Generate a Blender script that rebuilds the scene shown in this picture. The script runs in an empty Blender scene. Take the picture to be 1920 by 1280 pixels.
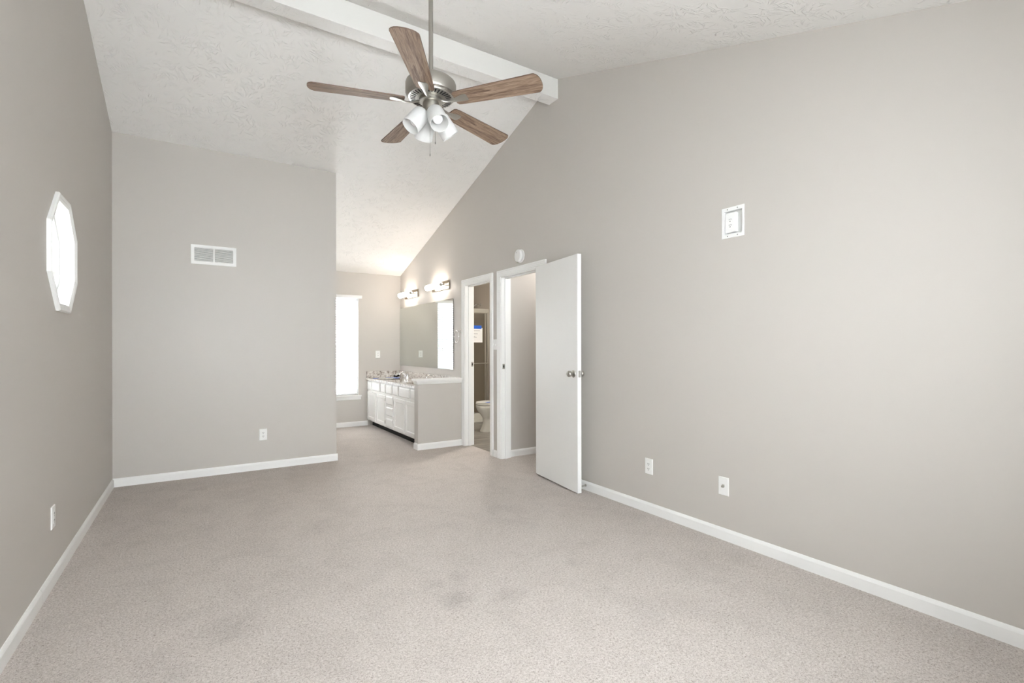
import bpy, bmesh, math, random
from math import sin, cos, pi, radians, atan2, sqrt
from mathutils import Vector, Matrix
random.seed(7)
scn = bpy.context.scene
C = scn.collection

# ------------------------------------------------------------------ camera
cam_d = bpy.data.cameras.new('camera'); cam = bpy.data.objects.new('camera', cam_d); C.objects.link(cam)
cam_d.sensor_width = 36.0; cam_d.sensor_fit = 'HORIZONTAL'; cam_d.lens = 919.63/1920*36
cam_d.shift_x = -0.28/1920; cam_d.shift_y = 12.85/1920
cam_d.clip_start = 0.02
cam.matrix_world = Matrix.Translation((0, 0, 1.25)) @ Matrix.Rotation(-0.569735, 4, 'Z') @ Matrix.Rotation(pi/2, 4, 'X') @ Matrix.Rotation(-0.0019, 4, 'Z')
scn.camera = cam

# ------------------------------------------------------------------ world, exposure
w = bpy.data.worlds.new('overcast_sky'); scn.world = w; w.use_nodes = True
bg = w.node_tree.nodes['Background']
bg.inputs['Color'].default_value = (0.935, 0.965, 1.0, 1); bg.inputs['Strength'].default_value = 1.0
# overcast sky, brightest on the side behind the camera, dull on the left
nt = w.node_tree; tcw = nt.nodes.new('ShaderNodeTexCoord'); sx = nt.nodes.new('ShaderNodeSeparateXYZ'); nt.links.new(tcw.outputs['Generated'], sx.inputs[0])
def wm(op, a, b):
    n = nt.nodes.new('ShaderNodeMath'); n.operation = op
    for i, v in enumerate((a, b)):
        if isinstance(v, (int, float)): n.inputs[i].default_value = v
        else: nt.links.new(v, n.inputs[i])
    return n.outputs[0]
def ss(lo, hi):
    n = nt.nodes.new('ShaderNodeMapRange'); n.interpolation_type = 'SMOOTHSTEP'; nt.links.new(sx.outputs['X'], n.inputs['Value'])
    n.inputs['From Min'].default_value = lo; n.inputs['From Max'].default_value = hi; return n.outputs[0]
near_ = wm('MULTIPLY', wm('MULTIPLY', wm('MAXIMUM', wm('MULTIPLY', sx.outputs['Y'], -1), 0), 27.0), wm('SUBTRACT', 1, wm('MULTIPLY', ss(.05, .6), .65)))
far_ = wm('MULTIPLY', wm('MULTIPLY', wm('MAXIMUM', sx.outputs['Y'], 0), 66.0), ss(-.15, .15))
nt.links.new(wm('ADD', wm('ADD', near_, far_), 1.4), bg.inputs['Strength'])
vs = scn.view_settings
vs.view_transform = 'Standard'; vs.look = 'None'; vs.gamma = 1.0; vs.use_curve_mapping = False
vs.exposure = 0.24

# ------------------------------------------------------------------ room numbers (metres)
XR, XL, YP, YB = 2.8865, -0.653, 5.685, 8.012       # right wall, left wall, partition, far wall
YN = -0.27                                          # near wall (behind the camera)
TH = 0.12
def zfar(y): return 2.475 + .3184*(YB - y)
def znear(y): return 3.812 + .3448*(y - 3.7)
YRG = (2.475 + .3184*YB - 3.812 + .3448*3.7)/(.3448 + .3184)
def ztop(y): return znear(y) if y < YRG else zfar(y)
ALC = 1.304                                         # alcove opening / partition end
XB = 4.235                                          # bathroom right wall
CL0, CL1, CLZ = 3.94, 4.742, 2.062                  # closet doorway
BA0, BA1, BAZ = 4.972, 5.635, 2.064                 # bathroom doorway

# daylight comes in through the window openings: portals guide the sky light
def portal(name, loc, rot, sx, sy):
    d = bpy.data.lights.new(name, 'AREA'); d.shape = 'RECTANGLE'; d.size = sx; d.size_y = sy
    d.cycles.is_portal = True
    o = bpy.data.objects.new(name, d); C.objects.link(o); o.location = loc; o.rotation_euler = rot
NW = [(-0.55, 0.50), (0.75, 1.90)]                   # near-wall windows, X ranges
NZ = (0.95, 2.14)
for i, (a, b) in enumerate(NW):
    portal('daylight_portal', ((a+b)/2, YN-.02, (NZ[0]+NZ[1])/2), (-pi/2, 0, 0), b-a, NZ[1]-NZ[0])
portal('daylight_portal', (1.8, YB+.135, 1.28), (pi/2, 0, 0), .76, 1.57)
portal('daylight_portal', (XL-.13, 3.73, 1.785), (0, -pi/2, 0), .58, .58)

# ------------------------------------------------------------------ materials
def lin(c):
    return tuple(((v/255)/12.92 if v/255 <= .04045 else ((v/255+.055)/1.055)**2.4) for v in c) + (1,)
def mat(name, col, rough=.5, metal=0., spec=.5, **k):
    m = bpy.data.materials.new(name); m.use_nodes = True
    p = m.node_tree.nodes['Principled BSDF']
    p.inputs['Base Color'].default_value = lin(col)
    p.inputs['Roughness'].default_value = rough; p.inputs['Metallic'].default_value = metal
    p.inputs['Specular IOR Level'].default_value = spec
    for a, b in k.items(): p.inputs[a.replace('_', ' ')].default_value = b
    return m
def N(m, t, **k):
    n = m.node_tree.nodes.new(t)
    for a, b in k.items(): setattr(n, a, b)
    return n
def LK(m, a, b): m.node_tree.links.new(a, b)
def P(m): return m.node_tree.nodes['Principled BSDF']
def mathn(m, op, a, b=None, c=None):
    n = N(m, 'ShaderNodeMath', operation=op)
    for i, v in enumerate((a, b, c)):
        if v is None: continue
        if isinstance(v, (int, float)): n.inputs[i].default_value = v
        else: LK(m, v, n.inputs[i])
    return n.outputs[0]
def noise(m, vec, scale, detail=2, rough=.5, dist=0):
    n = N(m, 'ShaderNodeTexNoise'); LK(m, vec, n.inputs['Vector'])
    n.inputs['Scale'].default_value = scale; n.inputs['Detail'].default_value = detail
    n.inputs['Roughness'].default_value = rough; n.inputs['Distortion'].default_value = dist
    return n.outputs['Fac']
def ramp(m, fac, stops):
    r = N(m, 'ShaderNodeValToRGB'); LK(m, fac, r.inputs['Fac'])
    e = r.color_ramp.elements
    while len(e) < len(stops): e.new(.5)
    for el, (p, c) in zip(e, stops): el.position = p; el.color = lin(c) if len(c) == 3 else c
    return r.outputs['Color']
def bump(m, h, strength, dist, prev=None):
    b = N(m, 'ShaderNodeBump'); b.inputs['Strength'].default_value = strength; b.inputs['Distance'].default_value = dist
    LK(m, h, b.inputs['Height'])
    if prev: LK(m, prev, b.inputs['Normal'])
    return b.outputs['Normal']
def pos(m): return N(m, 'ShaderNodeNewGeometry').outputs['Position']

WALLC = (201, 196, 190)
M = {}
M['wall'] = m = mat('warm_grey_wall_paint', WALLC, .42, spec=.35)
LK(m, bump(m, noise(m, pos(m), 260, 2), .08, .0006), P(m).inputs['Normal'])
M['ceil'] = m = mat('textured_white_ceiling', (244, 242, 239), .75, spec=.2)
# crow's-foot drywall texture: strokes fan out from scattered stomp centres
def stomp(scale, seed, kang):
    g = pos(m)
    off = N(m, 'ShaderNodeVectorMath', operation='ADD'); LK(m, g, off.inputs[0]); off.inputs[1].default_value = (seed, seed*1.7, 0)
    fl = N(m, 'ShaderNodeVectorMath', operation='MULTIPLY'); LK(m, off.outputs[0], fl.inputs[0]); fl.inputs[1].default_value = (1, 1, 0)
    v = N(m, 'ShaderNodeTexVoronoi', feature='F1', voronoi_dimensions='2D'); v.inputs['Scale'].default_value = scale; LK(m, fl.outputs[0], v.inputs['Vector'])
    sc = N(m, 'ShaderNodeVectorMath', operation='SCALE'); LK(m, fl.outputs[0], sc.inputs[0]); sc.inputs['Scale'].default_value = 1.0
    d = N(m, 'ShaderNodeVectorMath', operation='SUBTRACT'); LK(m, fl.outputs[0], d.inputs[0]); LK(m, v.outputs['Position'], d.inputs[1])
    s = N(m, 'ShaderNodeSeparateXYZ'); LK(m, d.outputs[0], s.inputs[0])
    wob = noise(m, fl.outputs[0], 9, 1)
    ang = mathn(m, 'ARCTAN2', s.outputs['Y'], s.outputs['X'])
    ang = mathn(m, 'ADD', ang, mathn(m, 'MULTIPLY', wob, .9))
    rad = mathn(m, 'SQRT', mathn(m, 'ADD', mathn(m, 'MULTIPLY', s.outputs['X'], s.outputs['X']), mathn(m, 'MULTIPLY', s.outputs['Y'], s.outputs['Y'])))
    cs = N(m, 'ShaderNodeSeparateColor'); LK(m, v.outputs['Color'], cs.inputs[0])
    cb = N(m, 'ShaderNodeCombineXYZ'); LK(m, mathn(m, 'MULTIPLY', ang, kang), cb.inputs[0]); LK(m, mathn(m, 'MULTIPLY', rad, 11), cb.inputs[1]); LK(m, mathn(m, 'MULTIPLY', cs.outputs[0], 90), cb.inputs[2])
    st = noise(m, cb.outputs[0], 1.0, 1, .5)
    mr = N(m, 'ShaderNodeMapRange', interpolation_type='SMOOTHSTEP'); LK(m, st, mr.inputs['Value']); mr.inputs['From Min'].default_value = .56; mr.inputs['From Max'].default_value = .68
    msk = N(m, 'ShaderNodeMapRange'); LK(m, noise(m, fl.outputs[0], 5.5, 1), msk.inputs['Value']); msk.inputs['From Min'].default_value = .42; msk.inputs['From Max'].default_value = .56
    inner = N(m, 'ShaderNodeMapRange'); LK(m, rad, inner.inputs['Value']); inner.inputs['From Min'].default_value = .01; inner.inputs['From Max'].default_value = .05
    return mathn(m, 'MULTIPLY', mathn(m, 'MULTIPLY', mr.outputs[0], msk.outputs[0]), inner.outputs[0])
hgt = mathn(m, 'MAXIMUM', stomp(5.0, 0., 8.), stomp(4.3, 11.3, 9.))
LK(m, bump(m, hgt, .7, .005, bump(m, noise(m, pos(m), 90, 2), .15, .001)), P(m).inputs['Normal'])
M['trim'] = mat('white_semi_gloss_trim', (249, 249, 247), .3, spec=.45)
M['beam'] = mat('smooth_white_beam_paint', (236, 235, 231), .6, spec=.3)
M['door'] = m = mat('white_gloss_door_paint', (248, 248, 246), .22, spec=.5)
tc = pos(m); mp = N(m, 'ShaderNodeMapping'); LK(m, tc, mp.inputs[0]); mp.inputs['Scale'].default_value = (1, 1, .12)
LK(m, bump(m, noise(m, mp.outputs[0], 22, 2), .10, .004), P(m).inputs['Normal'])
M['plate'] = mat('white_plastic_plate', (247, 247, 245), .3)
M['slot'] = mat('dark_slot', (50, 48, 45), .6)
M['screw'] = mat('painted_screw', (205, 205, 200), .4)
M['nickel'] = mat('brushed_nickel', (178, 175, 168), .38, 1.0)
M['plate_metal'] = mat('polished_nickel_plate', (190, 178, 162), .08, 1.0)
M['chrome'] = mat('polished_chrome', (225, 225, 225), .08, 1.0)
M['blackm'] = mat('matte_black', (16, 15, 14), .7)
M['cab'] = mat('white_cabinet_lacquer', (249, 249, 247), .3)
M['porc'] = mat('white_porcelain', (238, 237, 230), .12)
M['blind'] = m = mat('white_vinyl_blind', (240, 240, 240), .5)
M['grey_alu'] = mat('satin_aluminium', (200, 198, 190), .3, .85)
M['paper'] = mat('white_paper', (238, 238, 236), .7)
M['print'] = mat('grey_print_ink', (175, 175, 178), .7)
M['tape'] = mat('blue_painters_tape', (40, 98, 200), .55)
M['curb'] = mat('white_shower_acrylic', (228, 226, 214), .3)
M['bulb'] = mat('frosted_bulb', (250, 250, 250), .25)
M['rubber'] = mat('white_rubber_tip', (236, 236, 232), .5)
# frosted glass shade
M['shade'] = m = bpy.data.materials.new('frosted_white_glass'); m.use_nodes = True
nt = m.node_tree; nt.nodes.remove(nt.nodes['Principled BSDF']); out = nt.nodes['Material Output']
d = N(m, 'ShaderNodeBsdfDiffuse'); d.inputs[0].default_value = (.9, .9, .89, 1)
t = N(m, 'ShaderNodeBsdfTranslucent'); t.inputs[0].default_value = (.95, .95, .94, 1)
g = N(m, 'ShaderNodeBsdfGlossy'); g.inputs['Roughness'].default_value = .15
a = N(m, 'ShaderNodeMixShader'); a.inputs[0].default_value = .5; LK(m, d.outputs[0], a.inputs[1]); LK(m, t.outputs[0], a.inputs[2])
b = N(m, 'ShaderNodeMixShader'); b.inputs[0].default_value = .06; LK(m, a.outputs[0], b.inputs[1]); LK(m, g.outputs[0], b.inputs[2]); LK(m, b.outputs[0], out.inputs[0])
def glass(name, tint, refl=.06, rough=0.):
    m = bpy.data.materials.new(name); m.use_nodes = True
    nt = m.node_tree; nt.nodes.remove(nt.nodes['Principled BSDF']); out = nt.nodes['Material Output']
    t = N(m, 'ShaderNodeBsdfTransparent'); t.inputs[0].default_value = tint
    g = N(m, 'ShaderNodeBsdfGlossy'); g.inputs['Roughness'].default_value = rough
    a = N(m, 'ShaderNodeMixShader'); a.inputs[0].default_value = refl
    LK(m, t.outputs[0], a.inputs[1]); LK(m, g.outputs[0], a.inputs[2]); LK(m, a.outputs[0], out.inputs[0])
    return m
M['glass'] = glass('window_glass', (.97, .98, .98, 1))
M['shglass'] = glass('shower_glass', (.86, .85, .82, 1), .07, .03)
M['mirror'] = mat('mirror_silver', (226, 230, 226), .0, 1.0)
def emit(name, col, s):
    m = bpy.data.materials.new(name); m.use_nodes = True
    p = P(m); p.inputs['Base Color'].default_value = (.9, .9, .9, 1); p.inputs['Emission Color'].default_value = col; p.inputs['Emission Strength'].default_value = s
    return m
M['tube'] = emit('lit_vanity_glass', (1, .89, .78, 1), 16)
M['lamp'] = emit('lit_closet_lamp', (1, .97, .93, 1), 85)
M['taupe'] = mat('taupe_shower_surround', (176, 166, 153), .35)
M['bathlamp'] = emit('lit_bathroom_lamp', (1, .96, .9, 1), 330)
# carpet
M['carpet'] = m = mat('beige_cut_pile_carpet', (200, 190, 180), .95, spec=.05)
g_ = pos(m)
wv = N(m, 'ShaderNodeVectorMath', operation='ADD'); LK(m, g_, wv.inputs[0])
nn = N(m, 'ShaderNodeTexNoise'); nn.inputs['Scale'].default_value = 60; LK(m, g_, nn.inputs['Vector'])
ns = N(m, 'ShaderNodeVectorMath', operation='SCALE'); LK(m, nn.outputs['Color'], ns.inputs[0]); ns.inputs['Scale'].default_value = .03
LK(m, ns.outputs[0], wv.inputs[1])
f1 = noise(m, wv.outputs[0], 210, 2, .6)
f2 = noise(m, g_, 95, 3, .65)
mix = mathn(m, 'ADD', mathn(m, 'MULTIPLY', f1, .6), mathn(m, 'MULTIPLY', f2, .4))
cr = ramp(m, mix, [(.30, (132, 122, 113)), (.42, (183, 174, 167)), (.52, (208, 200, 194)), (.70, (228, 221, 216))])
# brushed pile patches and a few worn dark marks
b1 = N(m, 'ShaderNodeMapRange', interpolation_type='SMOOTHSTEP'); LK(m, noise(m, g_, 3.6, 6, .68, .5), b1.inputs['Value'])
b1.inputs['From Min'].default_value = .36; b1.inputs['From Max'].default_value = .56; b1.inputs['To Min'].default_value = .935; b1.inputs['To Max'].default_value = 1.0
spots = None
for (sx, sy, rx, amp) in ((1.07, 2.20, .13, .17), (1.05, 2.42, .10, .10), (1.33, 2.10, .12, .12), (1.22, 2.45, .11, .09), (.10, 2.55, .18, .10), (1.86, 2.2, .1, .07), (.0, 5.2, .12, .10), (.78, 3.6, .2, .06)):
    dv = N(m, 'ShaderNodeVectorMath', operation='DISTANCE'); LK(m, g_, dv.inputs[0]); dv.inputs[1].default_value = (sx, sy, 0)
    dd = mathn(m, 'ADD', dv.outputs['Value'], mathn(m, 'MULTIPLY', mathn(m, 'SUBTRACT', noise(m, g_, 14, 4, .7), .5), rx*2.4))
    q = N(m, 'ShaderNodeMapRange', interpolation_type='SMOOTHSTEP'); LK(m, dd, q.inputs['Value']); q.inputs['From Min'].default_value = 0; q.inputs['From Max'].default_value = rx; q.inputs['To Min'].default_value = 1-amp; q.inputs['To Max'].default_value = 1
    spots = q.outputs[0] if spots is None else mathn(m, 'MULTIPLY', spots, q.outputs[0])
tot = mathn(m, 'MULTIPLY', b1.outputs[0], spots)
mx = N(m, 'ShaderNodeMix', data_type='RGBA', blend_type='MULTIPLY'); mx.inputs['Factor'].default_value = 1
LK(m, cr, mx.inputs['A']); LK(m, tot, mx.inputs['B']); LK(m, mx.outputs['Result'], P(m).inputs['Base Color'])
LK(m, bump(m, mix, .8, .007), P(m).inputs['Normal'])
# vinyl planks
M['vinyl'] = m = mat('grey_wood_vinyl_plank', (130, 126, 118), .35)
g_ = pos(m); mp = N(m, 'ShaderNodeMapping'); LK(m, g_, mp.inputs[0]); mp.inputs['Scale'].default_value = (1, 9, 1)
cr = ramp(m, noise(m, mp.outputs[0], 3.2, 4, .6, .4), [(.3, (96, 91, 84)), (.5, (140, 135, 126)), (.72, (170, 165, 155))])
br = N(m, 'ShaderNodeTexBrick'); LK(m, g_, br.inputs['Vector']); br.inputs['Scale'].default_value = 1; br.inputs['Brick Width'].default_value = 1.2; br.inputs['Row Height'].default_value = .15; br.inputs['Mortar Size'].default_value = .0015
br.inputs['Color1'].default_value = (1, 1, 1, 1); br.inputs['Color2'].default_value = (.78, .78, .78, 1); br.inputs['Mortar'].default_value = (.25, .25, .25, 1)
mx = N(m, 'ShaderNodeMix', data_type='RGBA', blend_type='MULTIPLY'); mx.inputs['Factor'].default_value = 1
LK(m, cr, mx.inputs['A']); LK(m, br.outputs['Color'], mx.inputs['B']); LK(m, mx.outputs['Result'], P(m).inputs['Base Color'])
# granite
M['granite'] = m = mat('speckled_pale_granite', (200, 196, 190), .08)
g_ = pos(m)
base = ramp(m, noise(m, g_, 32, 6, .72, .8), [(.30, (70, 62, 57)), (.39, (146, 134, 126)), (.48, (206, 199, 192)), (.62, (232, 229, 224)), (.8, (176, 170, 166))])
LK(m, base, P(m).inputs['Base Color'])
# fan blade wood: grain runs along each blade (object X)
def wood(name, stops, sc=1.):
    m = mat(name, (140, 115, 95), .62, spec=.15)
    tc = N(m, 'ShaderNodeTexCoord').outputs['Object']
    mp = N(m, 'ShaderNodeMapping'); LK(m, tc, mp.inputs[0]); mp.inputs['Scale'].default_value = (1.3, 16, 16)
    n1 = noise(m, mp.outputs[0], 3.0*sc, 5, .65, 1.2)
    mp2 = N(m, 'ShaderNodeMapping'); LK(m, tc, mp2.inputs[0]); mp2.inputs['Scale'].default_value = (5, 120, 120)
    n2 = noise(m, mp2.outputs[0], 3.0, 2, .5)
    f = mathn(m, 'ADD', mathn(m, 'MULTIPLY', n1, .72), mathn(m, 'MULTIPLY', n2, .28))
    LK(m, ramp(m, f, stops), P(m).inputs['Base Color'])
    LK(m, bump(m, n2, .15, .001), P(m).inputs['Normal'])
    return m
M['wood'] = wood('weathered_oak_blade', [(.34, (72, 54, 42)), (.45, (118, 97, 81)), (.55, (146, 125, 107)), (.70, (176, 155, 136))])
M['wood_edge'] = mat('dark_blade_edge', (92, 70, 56), .5)

# ------------------------------------------------------------------ mesh helpers (all coordinates are world metres)
def tagp(o, label=None, cat=None, group=None, kind=None):
    if label: o['label'] = label
    if cat: o['category'] = cat
    if group: o['group'] = group
    if kind: o['kind'] = kind
    return o
def root_loc(p):
    v = Vector((0, 0, 0))
    while p is not None: v += p.location; p = p.parent
    return v
def obj(name, bm, m, parent=None, origin=None, smooth=None, kind=None, bevel=0):
    bmesh.ops.recalc_face_normals(bm, faces=bm.faces)
    if origin is None and parent is None:
        xs = [v.co for v in bm.verts]
        lo = Vector((min(c.x for c in xs), min(c.y for c in xs), min(c.z for c in xs))); hi = Vector((max(c.x for c in xs), max(c.y for c in xs), max(c.z for c in xs)))
        origin = Vector(((lo.x+hi.x)/2, (lo.y+hi.y)/2, lo.z))
    if parent is not None: origin = root_loc(parent)
    bmesh.ops.translate(bm, verts=bm.verts, vec=-Vector(origin))
    me = bpy.data.meshes.new(name); bm.to_mesh(me); bm.free()
    for mm in (m if isinstance(m, (list, tuple)) else [m]): me.materials.append(mm)
    o = bpy.data.objects.new(name, me); C.objects.link(o)
    if parent is not None: o.parent = parent
    else: o.location = origin
    if smooth is not None:
        for p in me.polygons: p.use_smooth = True
        if smooth < 180: me.set_sharp_from_angle(angle=radians(smooth))
    if bevel:
        md = o.modifiers.new('bevel', 'BEVEL'); md.width = bevel; md.segments = 2; md.limit_method = 'ANGLE'
    if kind: o['kind'] = kind
    return o
def empty(name, loc, label=None, cat=None, group=None, kind=None):
    o = bpy.data.objects.new(name, None); C.objects.link(o); o.location = loc; o.empty_display_size = .05
    return tagp(o, label, cat, group, kind)
def box(bm, x0, x1, y0, y1, z0, z1, mi=0):
    vs = [bm.verts.new((x, y, z)) for x in (x0, x1) for y in (y0, y1) for z in (z0, z1)]
    for f in ((0, 1, 3, 2), (4, 6, 7, 5), (0, 4, 5, 1), (2, 3, 7, 6), (0, 2, 6, 4), (1, 5, 7, 3)):
        fa = bm.faces.new([vs[i] for i in f]); fa.material_index = mi
    return vs
def prism(bm, poly, axis, a, b, mi=0):
    """poly: list of 2-D points; axis 'x': (y,z), 'y': (x,z), 'z': (x,y)"""
    def P3(p, t):
        return {'x': (t, p[0], p[1]), 'y': (p[0], t, p[1]), 'z': (p[0], p[1], t)}[axis]
    A = [bm.verts.new(P3(p, a)) for p in poly]; B = [bm.verts.new(P3(p, b)) for p in poly]
    n = len(poly); fs = [bm.faces.new(A), bm.faces.new(B[::-1])]
    for i in range(n): fs.append(bm.faces.new((A[i], B[i], B[(i+1) % n], A[(i+1) % n])))
    for f in fs: f.material_index = mi
def frame_of(d):
    d = Vector(d).normalized(); u = d.orthogonal().normalized(); return d, u, d.cross(u)
def tube(bm, pts, r, seg=12, cap=True, mi=0):
    pts = [Vector(p) for p in pts]; n = len(pts); rr = r if isinstance(r, (list, tuple)) else [r]*n
    rings = []; u = None
    for i, p in enumerate(pts):
        t = (pts[min(i+1, n-1)] - pts[max(i-1, 0)]).normalized()
        if u is None: u = t.orthogonal().normalized()
        else:
            u = (u - t*u.dot(t)); u = u.normalized() if u.length > 1e-6 else t.orthogonal().normalized()
        v = t.cross(u)
        rings.append([bm.verts.new(p + (u*cos(2*pi*k/seg) + v*sin(2*pi*k/seg))*rr[i]) for k in range(seg)])
    for a, b in zip(rings, rings[1:]):
        for k in range(seg): bm.faces.new((a[k], a[(k+1) % seg], b[(k+1) % seg], b[k])).material_index = mi
    if cap:
        bm.faces.new(rings[0][::-1]).material_index = mi; bm.faces.new(rings[-1]).material_index = mi
def lathe(bm, prof, c, axis=(0, 0, 1), seg=40, mi=0, closed=False):
    """prof: (radius, distance along axis) ; c: centre"""
    d, u, v = frame_of(axis); c = Vector(c); rings = []
    for r, h in prof:
        if r < 1e-6: rings.append([bm.verts.new(c + d*h)])
        else: rings.append([bm.verts.new(c + d*h + (u*cos(2*pi*k/seg) + v*sin(2*pi*k/seg))*r) for k in range(seg)])
    pr = list(zip(rings, rings[1:]))
    if closed: pr.append((rings[-1], rings[0]))
    for a, b in pr:
        for k in range(seg):
            k2 = (k+1) % seg
            if len(a) == 1 and len(b) == 1: continue
            if len(a) == 1: f = bm.faces.new((a[0], b[k2], b[k]))
            elif len(b) == 1: f = bm.faces.new((a[k], a[k2], b[0]))
            else: f = bm.faces.new((a[k], a[k2], b[k2], b[k]))
            f.material_index = mi
def loft(bm, rings, cap=True, mi=0):
    R = [[bm.verts.new(p) for p in r] for r in rings]; n = len(R[0])
    for a, b in zip(R, R[1:]):
        for k in range(n): bm.faces.new((a[k], a[(k+1) % n], b[(k+1) % n], b[k])).material_index = mi
    if cap:
        bm.faces.new(R[0][::-1]).material_index = mi; bm.faces.new(R[-1]).material_index = mi
def NB(): return bmesh.new()

def wall_bm(axis, a, b, u0, u1, top, tbreaks=(), holes=(), z0=0.):
    """wall in strips: axis is the thin direction; holes are convex polygons [(u,z)...]"""
    bm = NB(); us = {u0, u1}
    for t in tbreaks:
        if u0 < t < u1: us.add(t)
    for h in holes:
        for p in h:
            if u0 < p[0] < u1: us.add(p[0])
    us = sorted(us)
    def span(h, u):
        zs = []
        for (p, q) in zip(h, h[1:] + h[:1]):
            lo, hi = min(p[0], q[0]), max(p[0], q[0])
            if lo - 1e-9 <= u <= hi + 1e-9 and hi - lo > 1e-9:
                zs.append(p[1] + (q[1]-p[1])*(u-p[0])/(q[0]-p[0]))
        return min(zs), max(zs)
    for p, q in zip(us, us[1:]):
        mid = (p+q)/2; e = (q-p)*1e-4
        hs = [h for h in holes if min(x[0] for x in h) < mid < max(x[0] for x in h)]
        hs.sort(key=lambda h: min(x[1] for x in h))
        lo = (z0, z0)
        for h in hs:
            sp, sq = span(h, p+e), span(h, q-e)
            if sp[0] > lo[0] + 1e-4: prism(bm, [(p, lo[0]), (q, lo[1]), (q, sq[0]), (p, sp[0])], axis, a, b)
            lo = (sp[1], sq[1])
        prism(bm, [(p, lo[0]), (q, lo[1]), (q, top(q-e)), (p, top(p+e))], axis, a, b)
    return bm
def rect(a, b, c, d): return [(a, c), (b, c), (b, d), (a, d)]
def octa(cy, cz, ap):
    R = ap/cos(pi/8)
    return [(cy + R*cos(pi/8 + k*pi/4), cz + R*sin(pi/8 + k*pi/4)) for k in range(8)]
def S(name, bm, m, **k): return obj(name, bm, m, kind='structure', **k)

# ------------------------------------------------------------------ shell
bm = NB(); box(bm, XL-.14, 2.965, YN-.14, YB+.14, -.1, 0); box(bm, 2.965, XB+.1, 3.1, 4.83, -.1, 0); S('floor', bm, M['carpet'])
bm = NB(); box(bm, 2.965, XB+.1, 4.83, 8.35, -.1, -.004); S('floor_bathroom', bm, M['vinyl'])
bm = NB()
prism(bm, [(YN-.14, znear(YN-.14)), (YRG, znear(YRG)), (YB+.14, zfar(YB+.14)), (YB+.14, zfar(YB+.14)+.12), (YRG, znear(YRG)+.12), (YN-.14, znear(YN-.14)+.12)], 'x', XL-.14, XR+TH)
S('ceiling', bm, M['ceil'])
MB = (1.803, 1.958, 1.958, 2.154)   # recessed media box: y0 y1 z0 z1
S('wall_right', wall_bm('x', XR, XR+TH, YN-.14, YB+.14, ztop, (YRG,), [rect(CL0, CL1, -1e-5, CLZ), rect(BA0, BA1, -1e-5, BAZ), rect(MB[0]+.008, MB[1]-.008, MB[2]+.008, MB[3]-.008)]), M['wall'])
OCY, OCZ = 3.73, 1.786
S('wall_left', wall_bm('x', XL-.14, XL, YN-.14, YP+TH, ztop, (YRG,), [octa(OCY, OCZ, .285)]), M['wall'])
S('wall_partition', wall_bm('y', YP, YP+TH, XL, ALC, lambda x: zfar(YP+TH)), M['wall'])
bm = NB(); prism(bm, [(YP+TH, 0), (YB, 0), (YB, zfar(YB)), (YP+TH, zfar(YP+TH))], 'x', ALC-TH, ALC); S('wall_alcove', bm, M['wall'])
# top sliver of the partition follows the slope
bm = NB(); prism(bm, [(YP, zfar(YP+TH)), (YP+TH, zfar(YP+TH)), (YP, zfar(YP))], 'x', XL, ALC); S('wall_partition_top', bm, M['wall'])
WX0, WX1, WZ0, WZ1 = 1.42, 2.185, .505, 2.07   # alcove window opening
S('wall_far', wall_bm('y', YB, YB+.14, ALC-TH, XR, lambda x: zfar(YB), (), [rect(WX0, WX1, WZ0, WZ1)]), M['wall'])
S('wall_near', wall_bm('y', YN-.14, YN, XL, XR, lambda x: znear(YN), (), [rect(a, b, NZ[0], NZ[1]) for a, b in NW]), M['wall'])
# closet and bathroom behind the right wall
XI = XR + TH
bm = NB(); box(bm, XI, XB, 4.775, 4.895, 0, 2.46); S('wall_divider', bm, M['wall'])
bm = NB(); box(bm, XB, XB+.1, 3.1, 4.83, 0, 2.46); S('wall_side', bm, M['wall'])
bm = NB(); box(bm, XB, XB+.1, 4.83, 8.35, 0, 2.46); S('wall_bathroom', bm, M['taupe'])
bm = NB(); box(bm, XI, XB, 3.1, 3.2, 0, 2.46); S('wall_closet', bm, M['wall'])
bm = NB(); box(bm, XI, XB, 8.25, 8.35, 0, 2.46); S('wall_shower', bm, M['taupe'])
bm = NB(); box(bm, XI, XB+.1, 3.1, 8.35, 2.46, 2.54); S('ceiling_closet', bm, M['ceil'])
# outside: added unseen block that keeps sky glare off the octagonal window
bm = NB(); box(bm, -2.2, -1.75, -.3, 3.15, -3, 4.6); S('added_sky_blocker', bm, M['beam'])
# ridge beam
bm = NB(); box(bm, XL, XR, 3.69, 3.828, 3.62, zfar(3.828)); 
for f in bm.faces:
    if all(abs(v.co.z-3.62) < 1e-5 for v in f.verts): f.material_index = 1
S('trim_1', bm, [M['beam'], M['ceil']])

# ------------------------------------------------------------------ trims
def baseboard(name, runs):
    bm = NB()
    for (axis, wallpos, sgn, u0, u1) in runs:
        p = [(wallpos, 0), (wallpos+sgn*.012, 0), (wallpos+sgn*.012, .060), (wallpos+sgn*.009, .068), (wallpos+sgn*.004, .076), (wallpos, .078)]
        if axis == 'x':   # wall normal along x, run along y
            prism2 = [(q[0], q[1]) for q in p]; prism(bm, prism2, 'y', u0, u1)
        else: prism(bm, [(q[0], q[1]) for q in p], 'x', u0, u1)
    return S(name, bm, M['trim'])
baseboard('baseboard_right', [('x', XR, -1, YN, CL0-.068), ('x', XR, -1, CL1+.068, BA0-.068)])
baseboard('baseboard_left', [('x', XL, 1, YN, 3.255), ('x', XL, 1, 3.258, YP-.012)])
baseboard('baseboard_partition', [('y', YP, -1, XL, ALC+.012), ('x', ALC, 1, YP, YB-.012)])
baseboard('baseboard_far', [('y', YB, -1, ALC, 2.33)])
baseboard('baseboard_near', [('y', YN, 1, XL, XR)])
baseboard('baseboard_closet', [('y', 4.775, -1, XI, XB)])

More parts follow.
